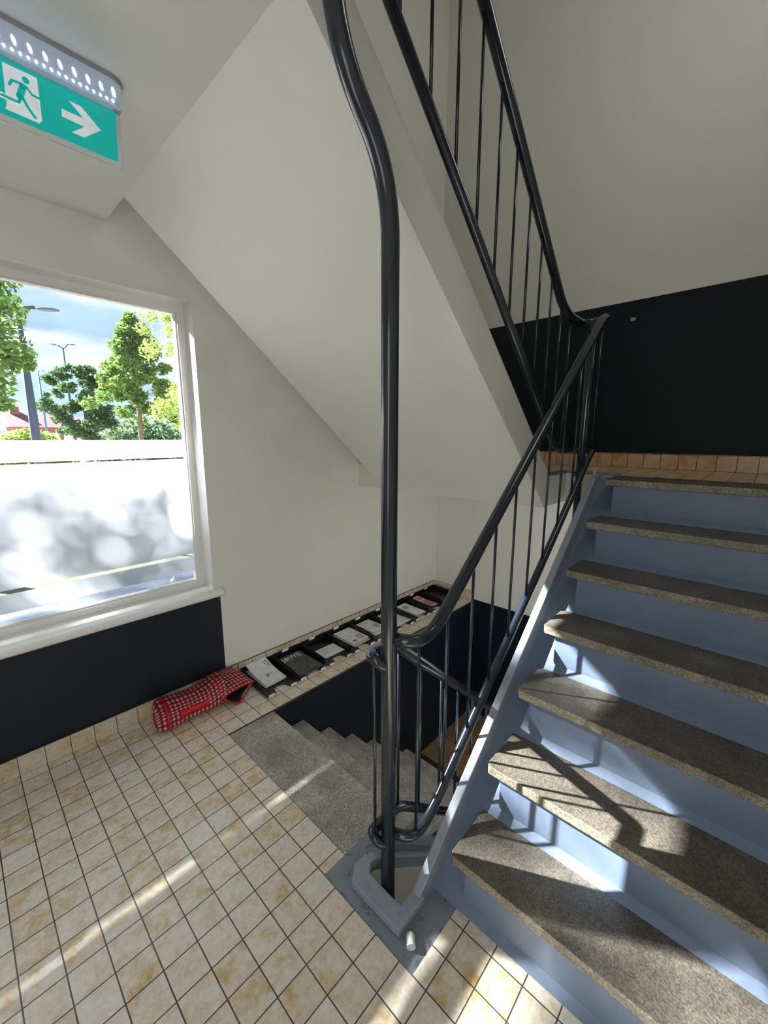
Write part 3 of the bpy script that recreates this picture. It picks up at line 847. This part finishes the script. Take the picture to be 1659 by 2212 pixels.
# papers
def paper(name, cx, cy_, w, d, z, rz, mat, label, cat, tilt=0.0, bend=0.0, lines=0, th=0.002, group=None, ink=None, extras=()):
    t = empty(name, (cx, cy_, z), label, cat, group, rz); t.rotation_euler = (tilt, 0, rz)
    nx, ny = 5, 12
    def hgt(u, v): return bend * ((v + d / 2) / d) ** 2
    me = bpy.data.meshes.new('sheet'); vv = []; ff = []
    for top in (1, 0):
        for j in range(ny + 1):
            for i in range(nx + 1):
                u = -w / 2 + w * i / nx; v = -d / 2 + d * j / ny; vv.append((u, v, hgt(u, v) + (th if top else 0)))
    m_ = (nx + 1) * (ny + 1)
    for j in range(ny):
        for i in range(nx):
            a = j * (nx + 1) + i
            ff.append((a, a + 1, a + nx + 2, a + nx + 1)); ff.append((m_ + a, m_ + a + nx + 1, m_ + a + nx + 2, m_ + a + 1))
    ring = [j * (nx + 1) for j in range(ny, 0, -1)] + list(range(nx)) + [j * (nx + 1) + nx for j in range(ny)] + [ny * (nx + 1) + i for i in range(nx, 0, -1)]
    for a, b in zip(ring, ring[1:] + ring[:1]): ff.append((a, a + m_, b + m_, b))
    me.from_pydata(vv, [], ff); me.update(); link('sheet', me, mat, t)
    def mark(nm, u0, u1, v0, v1, mt):
        me2 = bpy.data.meshes.new(nm); n = 6; v2 = []; f2 = []
        for k in range(n + 1):
            v = v0 + (v1 - v0) * k / n
            for u in (u0, u1): v2.append((u, v, hgt(u, v) + th + 0.0004))
        for k in range(n): f2.append((2 * k, 2 * k + 1, 2 * k + 3, 2 * k + 2))
        me2.from_pydata(v2, [], f2); me2.update(); return me2, mt
    if lines:
        bmx = bmesh.new()
        for k in range(lines):
            v = d * 0.30 - k * d * 0.6 / max(lines, 1); ww = w * random.uniform(0.25, 0.7)
            me2, _ = mark('x', -w * 0.38, -w * 0.38 + ww, v, v + 0.0022, None); bmx.from_mesh(me2); bpy.data.meshes.remove(me2)
        build('printed_lines', bmx, ink or M_INK, t)
    for nm, u0, u1, v0, v1, mt in extras:
        me2, mt = mark(nm, u0, u1, v0, v1, mt); link(nm, me2, mt, t)
    return t

# tray 1: two letters curling up at the back
paper('letter', 0.715, 1.215, 0.150, 0.235, 0.014, 0.03, M_PAPER2, 'lower white letter peeping out under the logo letter', 'letter', bend=0.02)
l1 = paper('letter', 0.722, 1.225, 0.150, 0.250, 0.022, 0.03, M_PAPER, 'white letter with a small orange crest, curling up in the first tray', 'letter', bend=0.045,
      extras=(('crest', 0.048, 0.062, 0.085, 0.098, M_ORANGE), ('address', -0.02, 0.012, -0.028, -0.018, M_INK), ('address', -0.02, 0.006, -0.045, -0.035, M_INK),
              ('address', 0.022, 0.026, -0.035, -0.012, M_INK), ('crest_text', 0.036, 0.040, 0.045, 0.098, M_INK), ('crest_text', 0.050, 0.054, 0.035, 0.078, M_INK), ('crest_text', 0.060, 0.064, 0.035, 0.078, M_INK)))
# tray 2: magazine on a second wrapped one
def cover():
    m = Mat('magazine_cover'); p = m.pos()
    n1 = m.n('ShaderNodeTexNoise', Scale=16.0, Detail=4.0); n1.inputs['Distortion'].default_value = 1.5; m.l(p, n1.inputs['Vector'])
    r = m.ramp(n1.outputs['Fac'], [(0.35, lin((44, 46, 46))), (0.5, lin((74, 76, 72))), (0.6, lin((58, 56, 52))), (0.72, lin((122, 96, 84)))])
    m.l(r.outputs[0], m.b.inputs['Base Color']); m.b.inputs['Roughness'].default_value = 0.25; return m.m
M_COV = cover()
m2 = paper('magazine', 0.958, 1.175, 0.190, 0.270, 0.011, 0.0, plain('blue_grey_paper', (70, 86, 104), 0.3), 'wrapped magazine under the dark one', 'magazine', th=0.008)
mg = paper('magazine', 0.955, 1.182, 0.192, 0.272, 0.021, 0.02, M_COV, 'dark magazine with large white title lying in the second tray', 'magazine', th=0.006)
def text(body, size, parent, loc, mat, rz=0.0, name='title', sx=1.0):
    cu = bpy.data.curves.new('txt', 'FONT'); cu.body = body; cu.size = size; cu.extrude = 0.0003; cu.align_x = 'CENTER'; cu.offset = size * 0.015
    o = bpy.data.objects.new('txt', cu); COL.objects.link(o); bpy.context.view_layer.update()
    me = bpy.data.meshes.new_from_object(o.evaluated_get(bpy.context.evaluated_depsgraph_get()))
    bpy.data.objects.remove(o); bpy.data.curves.remove(cu)
    n = link(name, me, mat, parent); n.location = loc; n.rotation_euler = (0, 0, rz); n.scale = (sx, 1, 1); return n
text('J&WIJ', 0.062, mg, (-0.0, 0.072, 0.0064), plain('title_ink', (190, 206, 196), 0.4), sx=0.98)
# tray 3
paper('letter', 1.215, 1.165, 0.175, 0.135, 0.012, -0.02, M_PAPER, 'small white letter with printed lines in the third tray', 'letter', lines=6)
# tray 4
paper('letter', 1.460, 1.190, 0.170, 0.245, 0.012, 0.04, M_PAPER, 'bottom letter of the purple printed stack', 'letter')
paper('letter', 1.450, 1.200, 0.165, 0.235, 0.020, 0.02, M_PAPER2, 'middle letter of the purple printed stack', 'letter')
paper('letter', 1.462, 1.198, 0.165, 0.235, 0.029, -0.01, M_PAPER, 'top letter of the stack, with pale purple print', 'letter', lines=3,
      extras=(('stamp', 0.01, 0.07, -0.09, -0.02, M_INKP), ('round_mark', -0.05, -0.02, -0.095, -0.07, M_INK)))
# tray 5
paper('envelope', 1.700, 1.150, 0.175, 0.150, 0.012, 0.03, M_PAPER, 'lower white envelope at the front of the fifth tray', 'envelope')
paper('envelope', 1.700, 1.215, 0.150, 0.205, 0.020, 0.01, M_PAPER, 'printed envelope with a purple stamp just left of the tall pole', 'envelope', lines=3,
      extras=(('stamp', 0.01, 0.06, -0.06, 0.0, M_INKP),))
# tray 6
paper('envelope', 1.945, 1.165, 0.190, 0.225, 0.012, 0.0, M_PAPER, 'lower large white envelope behind the tall pole', 'envelope', lines=3)
paper('envelope', 1.930, 1.200, 0.155, 0.215, 0.020, 0.03, M_PAPER2, 'upper white envelope with dark print behind the tall pole', 'envelope', lines=4)
# tray 7
paper('brochure', 2.190, 1.175, 0.135, 0.235, 0.012, -0.02, M_PAPER, 'lower folded brochure right of the tall pole', 'brochure')
paper('brochure', 2.180, 1.180, 0.125, 0.235, 0.022, 0.02, M_PAPER, 'white folded brochure with pale green leaf print, right of the tall pole', 'brochure', bend=0.008,
      extras=(('leaf_print', -0.04, 0.02, 0.02, 0.08, plain('pale_green_ink', (170, 184, 170), 0.7)),))
# tray 8
paper('leaflet', 2.425, 1.205, 0.080, 0.235, 0.014, 0.02, M_PAPER2, 'narrow leaflet printed red and cream near the back wall', 'leaflet', bend=0.012, th=0.006,
      extras=(('red_print', -0.035, 0.035, -0.11, 0.02, M_REDP), ('red_print', -0.03, 0.03, 0.04, 0.10, M_REDP)))

# small white cap on the painted patch
cap = empty('plastic_cap', (0.232, -0.425, 0), 'small white plastic cap on the painted floor patch', 'cap')
bm = bmesh.new()
prof = [(0.0, 0.030), (0.0085, 0.030), (0.0105, 0.027), (0.0115, 0.002), (0.0115, 0.0), (0.0085, 0.0), (0.0085, 0.014), (0.0, 0.014)]
rings = []
for r_, z_ in prof:
    rings.append([bm.verts.new((r_ * math.cos(2 * PI * k / 20), r_ * math.sin(2 * PI * k / 20), z_)) for k in range(20)] if r_ > 0 else [bm.verts.new((0, 0, z_))])
for a, b in zip(rings, rings[1:]):
    for k in range(20):
        k2 = (k + 1) % 20
        if len(a) == 1: bm.faces.new((a[0], b[k], b[k2]))
        elif len(b) == 1: bm.faces.new((a[k], a[k2], b[0]))
        else: bm.faces.new((a[k], a[k2], b[k2], b[k]))
# lay it on its side, open end towards the front
bmesh.ops.transform(bm, matrix=Matrix.Translation((0.010, 0.014, 0.0146)) @ Matrix.Rotation(math.radians(-47), 4, 'Z') @ Matrix.Rotation(math.radians(-90), 4, 'X') @ Matrix.Diagonal((1.25, 1.25, 1.2, 1)), verts=bm.verts)
build('cap_body', bm, M_WHITE, cap, smooth=True)

# plaster chip on the dark dado
bm = bmesh.new(); prism(bm, [(-0.255, 2.362), (-0.228, 2.360), (-0.224, 2.372), (-0.222, 2.384), (-0.238, 2.381), (-0.252, 2.384)], XB - 0.0015, XB, 'x')
tag(build('plaster_chip', bm, plain('bare_plaster', (168, 164, 158), 0.9)), 'small pale plaster chip on the dark green back wall', 'plaster chip')

# ------------------------------------------------------------------ outside
bm = bmesh.new(); box(bm, -120, 120, Y2, 200, -0.4, -0.3)
gm = Mat('street_ground'); p = gm.pos(); s = gm.t.nodes.new('ShaderNodeSeparateXYZ'); gm.l(p, s.inputs[0])
n = gm.n('ShaderNodeTexNoise', Scale=3.0, Detail=6.0); gm.l(p, n.inputs['Vector'])
grass = gm.ramp(n.outputs['Fac'], [(0.35, lin((22, 28, 14))), (0.6, lin((64, 66, 44)))])
pav = gm.ramp(n.outputs['Fac'], [(0.3, lin((150, 146, 140))), (0.7, lin((176, 172, 166)))])
mk = gm.n('ShaderNodeMapRange'); mk.inputs['From Min'].default_value = 9.0; mk.inputs['From Max'].default_value = 9.3; gm.l(s.outputs[1], mk.inputs['Value'])
mxx = gm.t.nodes.new('ShaderNodeMixRGB'); gm.l(mk.outputs[0], mxx.inputs[0]); gm.l(grass.outputs[0], mxx.inputs[1]); gm.l(pav.outputs[0], mxx.inputs[2])
gm.l(mxx.outputs[0], gm.b.inputs['Base Color']); gm.b.inputs['Roughness'].default_value = 0.9
struct(build('ground', bm, gm.m))
ZG = -0.3

def leaf_mat(name, cols):
    m = Mat(name)
    g = m.t.nodes.new('ShaderNodeNewGeometry')
    r = m.ramp(g.outputs['Random Per Island'], [(i / (len(cols) - 1), lin(c)) for i, c in enumerate(cols)])
    m.t.nodes.remove(m.b)
    d = m.t.nodes.new('ShaderNodeBsdfDiffuse'); t = m.t.nodes.new('ShaderNodeBsdfTranslucent')
    m.l(r.outputs[0], d.inputs[0]); m.l(r.outputs[0], t.inputs[0])
    x = m.t.nodes.new('ShaderNodeMixShader'); x.inputs[0].default_value = 0.4
    m.l(d.outputs[0], x.inputs[1]); m.l(t.outputs[0], x.inputs[2]); m.l(x.outputs[0], m.out.inputs[0])
    return m.m
M_LEAF = leaf_mat('leaf_green', [(80, 106, 60), (112, 142, 76), (138, 168, 92), (84, 108, 74)])
M_LEAFY = leaf_mat('leaf_yellow_green', [(126, 148, 78), (152, 172, 94), (166, 182, 112)])
M_LEAFD = leaf_mat('leaf_grey_green', [(64, 88, 66), (86, 112, 80), (110, 132, 88)])
M_BARK = paint('bark', (112, 92, 78), 0.9, 0.2, 12, 0.6, 40, 0.01)

def tree(name, label, base, clumps, leaves, size, mat, trunk_r, top, group=None, seed=1, branches=()):
    rnd = random.Random(seed)
    t = empty(name, (base[0], base[1], ZG), label, 'tree', group)
    B = Vector((base[0], base[1], ZG))
    tube_obj('trunk', [(0, 0, 0), (0.05, 0, (top - ZG) * 0.5), (0.0, 0.05, top - ZG)], [trunk_r, trunk_r * 0.75, trunk_r * 0.3], M_BARK, t, 10)
    vv = []; ff = []
    clumps = [tuple(c) + (1.0,) * (5 - len(c)) for c in clumps]
    tot = sum(c[3] ** 2 for c in clumps)
    for cx, cyy, cz, r, wgt in clumps:
        for _ in range(int(leaves * r * r / tot * wgt)):
            d = Vector((rnd.gauss(0, 1), rnd.gauss(0, 1), rnd.gauss(0, 1))).normalized() * (rnd.random() ** 0.45) * r
            c = Vector((cx, cyy, cz)) + Vector((d.x, d.y, d.z * 0.8)) - B
            a = Vector((rnd.gauss(0, 1), rnd.gauss(0, 1), rnd.gauss(0, 0.6))).normalized(); b = a.cross(Vector((rnd.gauss(0, 1), rnd.gauss(0, 1), rnd.gauss(0, 1)))).normalized()
            sz = size * rnd.uniform(0.6, 1.3); i = len(vv)
            vv += [tuple(c - a * sz), tuple(c + b * sz * 0.45), tuple(c + a * sz), tuple(c - b * sz * 0.45)]; ff.append((i, i + 1, i + 2, i + 3))
    me = bpy.data.meshes.new('foliage'); me.from_pydata(vv, [], ff); me.update()
    f = link('foliage', me, mat, t); f['kind'] = 'stuff'
    for a, b, r in branches:
        tube_obj('branch', [Vector(a) - B, Vector(lerp(Vector(a), Vector(b), 0.5)) - B + Vector((0.05, 0, 0.08)), Vector(b) - B], [r, r * 0.7, r * 0.35], M_BARK, t, 8)
    return t

rc = random.Random(3)
def crown(cx, cy_, z0, z1, rmax, n, shape='cone', cr=0.32):
    out = []
    for _ in range(n):
        t = rc.random() ** 0.8; z = z0 + (z1 - z0) * t
        rad = rmax * ((1 - t) ** 0.75 if shape == 'cone' else math.sqrt(max(0.02, 1 - (2 * t - 1) ** 2))) * (0.75 if t < 0.08 else 1)
        a = rc.random() * 2 * PI; q = math.sqrt(rc.random()) * rad
        out.append((cx + q * math.cos(a), cy_ + q * math.sin(a), z, cr * rmax * rc.uniform(0.7, 1.2) * (1 - 0.5 * t)))
    return out
tree('tree', 'large layered green tree in the middle of the window view', (4.55, 16.2), crown(4.65, 16.2, 2.2, 5.9, 1.75, 150, 'cone', 0.20), 20000, 0.075, M_LEAF, 0.10, 5.2, seed=2)
tree('tree', 'rounded grey green tree left of the tall layered tree', (4.0, 21.6), crown(3.95, 21.6, 1.4, 4.6, 1.45, 110, 'round', 0.24), 15000, 0.08, M_LEAFD, 0.11, 3.6, seed=3)
tree('tree', 'sparse yellow green tree at the right edge of the window', (4.75, 11.0), crown(4.6, 11.1, 1.6, 6.4, 1.5, 80, 'round', 0.22), 9000, 0.055, M_LEAFY, 0.07, 5.4, seed=4)
near = crown(-1.1, 6.9, 3.2, 5.4, 1.15, 26, 'round', 0.3) + [(0.15, 6.95, 2.75, 0.42), (0.05, 6.95, 3.3, 0.5), (-0.1, 6.9, 2.3, 0.4), (0.35, 6.9, 2.62, 0.2), (0.0, 6.9, 3.9, 0.6), (0.1, 6.9, 2.02, 0.16)]
tree('tree', 'near dark leaved tree at the left edge of the window view', (-0.9, 6.9), near, 12000, 0.055, M_LEAF, 0.13, 5.6, seed=5,
     branches=(((-0.9, 6.9, 3.4), (0.2, 7.0, 3.6), 0.04),))
# spreading tree left of the view: its leafy crown filters the sun that reaches the lower, filmed half of the pane
rs = random.Random(21)
cl_ = []
for _ in range(800):
    a_ = rs.random() * 2 * PI; q_ = math.sqrt(rs.random()); cl_.append((-5.5 + 2.3 * q_ * math.cos(a_), 10.7 + rs.uniform(-0.9, 0.9), 6.55 + 1.65 * q_ * math.sin(a_), rs.uniform(0.24, 0.30)))
for x_, z_, r_ in ((-6.3, 8.75, 0.22), (-5.75, 8.6, 0.26), (-5.2, 8.95, 0.16), (-4.85, 8.55, 0.22), (-6.7, 9.1, 0.3), (-4.6, 9.2, 0.2)):
    cl_.append((x_, 10.7, z_, r_, 8.0))
for _ in range(8):
    cl_.append((rs.uniform(-6.7, -4.5), 10.7 + rs.uniform(-0.4, 0.4), rs.uniform(8.35, 9.2), rs.uniform(0.11, 0.20), 9.0))
tree('tree', 'tall spreading tree left of the window whose crown filters the sunlight', (-5.6, 11.0), cl_, 19500, 0.055, M_LEAF, 0.2, 7.0, seed=6)
def bush(label, cx, cy_, r, h, n, mat, seed, wide=1.0):
    rnd = random.Random(seed); o = empty('bush', (cx, cy_, ZG), label, 'bush'); vv = []; ff = []
    for _ in range(n):
        d = Vector((rnd.gauss(0, 1), rnd.gauss(0, 1), abs(rnd.gauss(0, 1)))).normalized() * (rnd.random() ** 0.3)
        c = Vector((d.x * r * wide, d.y * r, d.z * h)); a = Vector((rnd.gauss(0, 1), rnd.gauss(0, 1), rnd.gauss(0, 1))).normalized(); b = a.cross(Vector((rnd.gauss(0, 1), 1, 0))).normalized(); s_ = 0.12 * rnd.uniform(0.6, 1.3); i = len(vv)
        vv += [tuple(c - a * s_), tuple(c + b * s_ * .5), tuple(c + a * s_), tuple(c - b * s_ * .5)]; ff.append((i, i + 1, i + 2, i + 3))
    me = bpy.data.meshes.new('foliage'); me.from_pydata(vv, [], ff); me.update(); f = link('foliage', me, mat, o); f['kind'] = 'stuff'
bush('dark hedge behind the trunk of the layered tree', 7.3, 24.6, 1.5, 2.9, 5000, M_LEAFD, 11, 2.0)
bush('bright green bush beyond the tall street lamp', 2.9, 29.5, 1.2, 2.35, 4000, M_LEAFY, 12, 1.7)
bush('low green bush at the right end of the hedge', 11.2, 21.4, 1.1, 2.7, 4000, M_LEAF, 13, 1.3)

M_POLE = paint('pole_paint', (70, 78, 100), 0.5, 0.05)
M_TEAL = paint('teal_pole_paint', (72, 112, 132), 0.5, 0.05)
def lamp_post(label, x, y, z1, r, mat, heads):
    o = empty('street_lamp', (x, y, ZG), label, 'street lamp', 'street lamps beyond the window')
    tube_obj('pole', [(0, 0, 0), (0, 0, (z1 - ZG) * 0.45), (0, 0, z1 - ZG)], [r, r * 0.8, r * 0.45], mat, o, 12)
    for dx, dz, ln in heads:
        tube_obj('arm', fillet([(0, 0, z1 - ZG - 0.02), (dx * 0.5, 0, z1 - ZG + dz * 0.4), (dx, 0, z1 - ZG + dz)], 0.05, 4), r * 0.35, mat, o, 8)
        bm = bmesh.new(); bmesh.ops.create_uvsphere(bm, u_segments=14, v_segments=8, radius=1)
        bmesh.ops.transform(bm, matrix=Matrix.Translation((dx + math.copysign(ln, dx), 0, z1 - ZG + dz)) @ Matrix.Rotation(-0.10 * (1 if dx > 0 else -1), 4, 'Y') @ Matrix.Diagonal((ln, 0.14, ln * 0.16, 1)), verts=bm.verts)
        build('lamp_head', bm, M_POLE, o, smooth=True)
lamp_post('tall grey street lamp half hidden by the near tree', 0.90, 10.9, 4.25, 0.11, M_POLE, [(0.30, 0.06, 0.22)])
lamp_post('slender teal street lamp with two heads', 3.88, 23.6, 5.62, 0.085, M_TEAL, [(0.22, 0.22, 0.15), (-0.18, 0.12, 0.14)])
lamp_post('farthest thin street lamp, single head', 4.92, 38.6, 6.25, 0.085, M_TEAL, [(0.10, 0.05, 0.16)])
lamp_post('short reddish post at the left edge of the pane', 0.12, 8.9, 2.3, 0.055, paint('rust_paint', (112, 62, 66), 0.6), [])

M_BRICK = paint('house_brick', (150, 92, 80), 0.9, 0.1); M_ROOF = paint('roof_tiles', (118, 76, 84), 0.85, 0.15, 6)
def house(label, cx, cy_, w, d, h, rh, mat):
    o = empty('house', (cx, cy_, ZG), label, 'house')
    bm = bmesh.new(); box(bm, -w / 2, w / 2, -d / 2, d / 2, 0, h); build('walls', bm, mat, o)
    bm = bmesh.new(); prism(bm, [(-d / 2 - 0.3, h), (d / 2 + 0.3, h), (0, h + rh)], -w / 2 - 0.3, w / 2 + 0.3, 'x'); build('roof', bm, M_ROOF, o)
    bm = bmesh.new(); box(bm, -w / 2 + 0.2, -w / 2 + 1.0, -0.5, 0.3, h, h + rh + 0.6); build('chimney', bm, mat, o)
    for x in (-w * 0.25, w * 0.1, w * 0.35):
        bm = bmesh.new(); box(bm, x - 0.5, x + 0.5, -d / 2 - 0.05, -d / 2 + 0.02, 1.0, 2.3); build('house_window', bm, M_FRAME, o)
house('brick house with dark red roof beyond the bushes', 7.7, 62, 5.6, 7, 2.9, 1.7, M_BRICK)
house('pale rendered house seen under the grey green tree', 9.9, 46.5, 4.6, 5, 2.1, 0.9, paint('pink_render', (222, 200, 190), 0.9))
for i, (x, y, lab) in enumerate(((1.35, 12.5, 'dark bollard seen through the upper film slit, left one'), (3.9, 9.7, 'bollard seen through the upper film slit, right one'))):
    bm = bmesh.new(); tube(bm, [(0, 0, 0), (0, 0, 1.25 if i else 1.15)], 0.075, 12)
    o = build('bollard', bm, M_BLACK); o.location = (x, y, ZG); tag(o, lab, 'bollard')
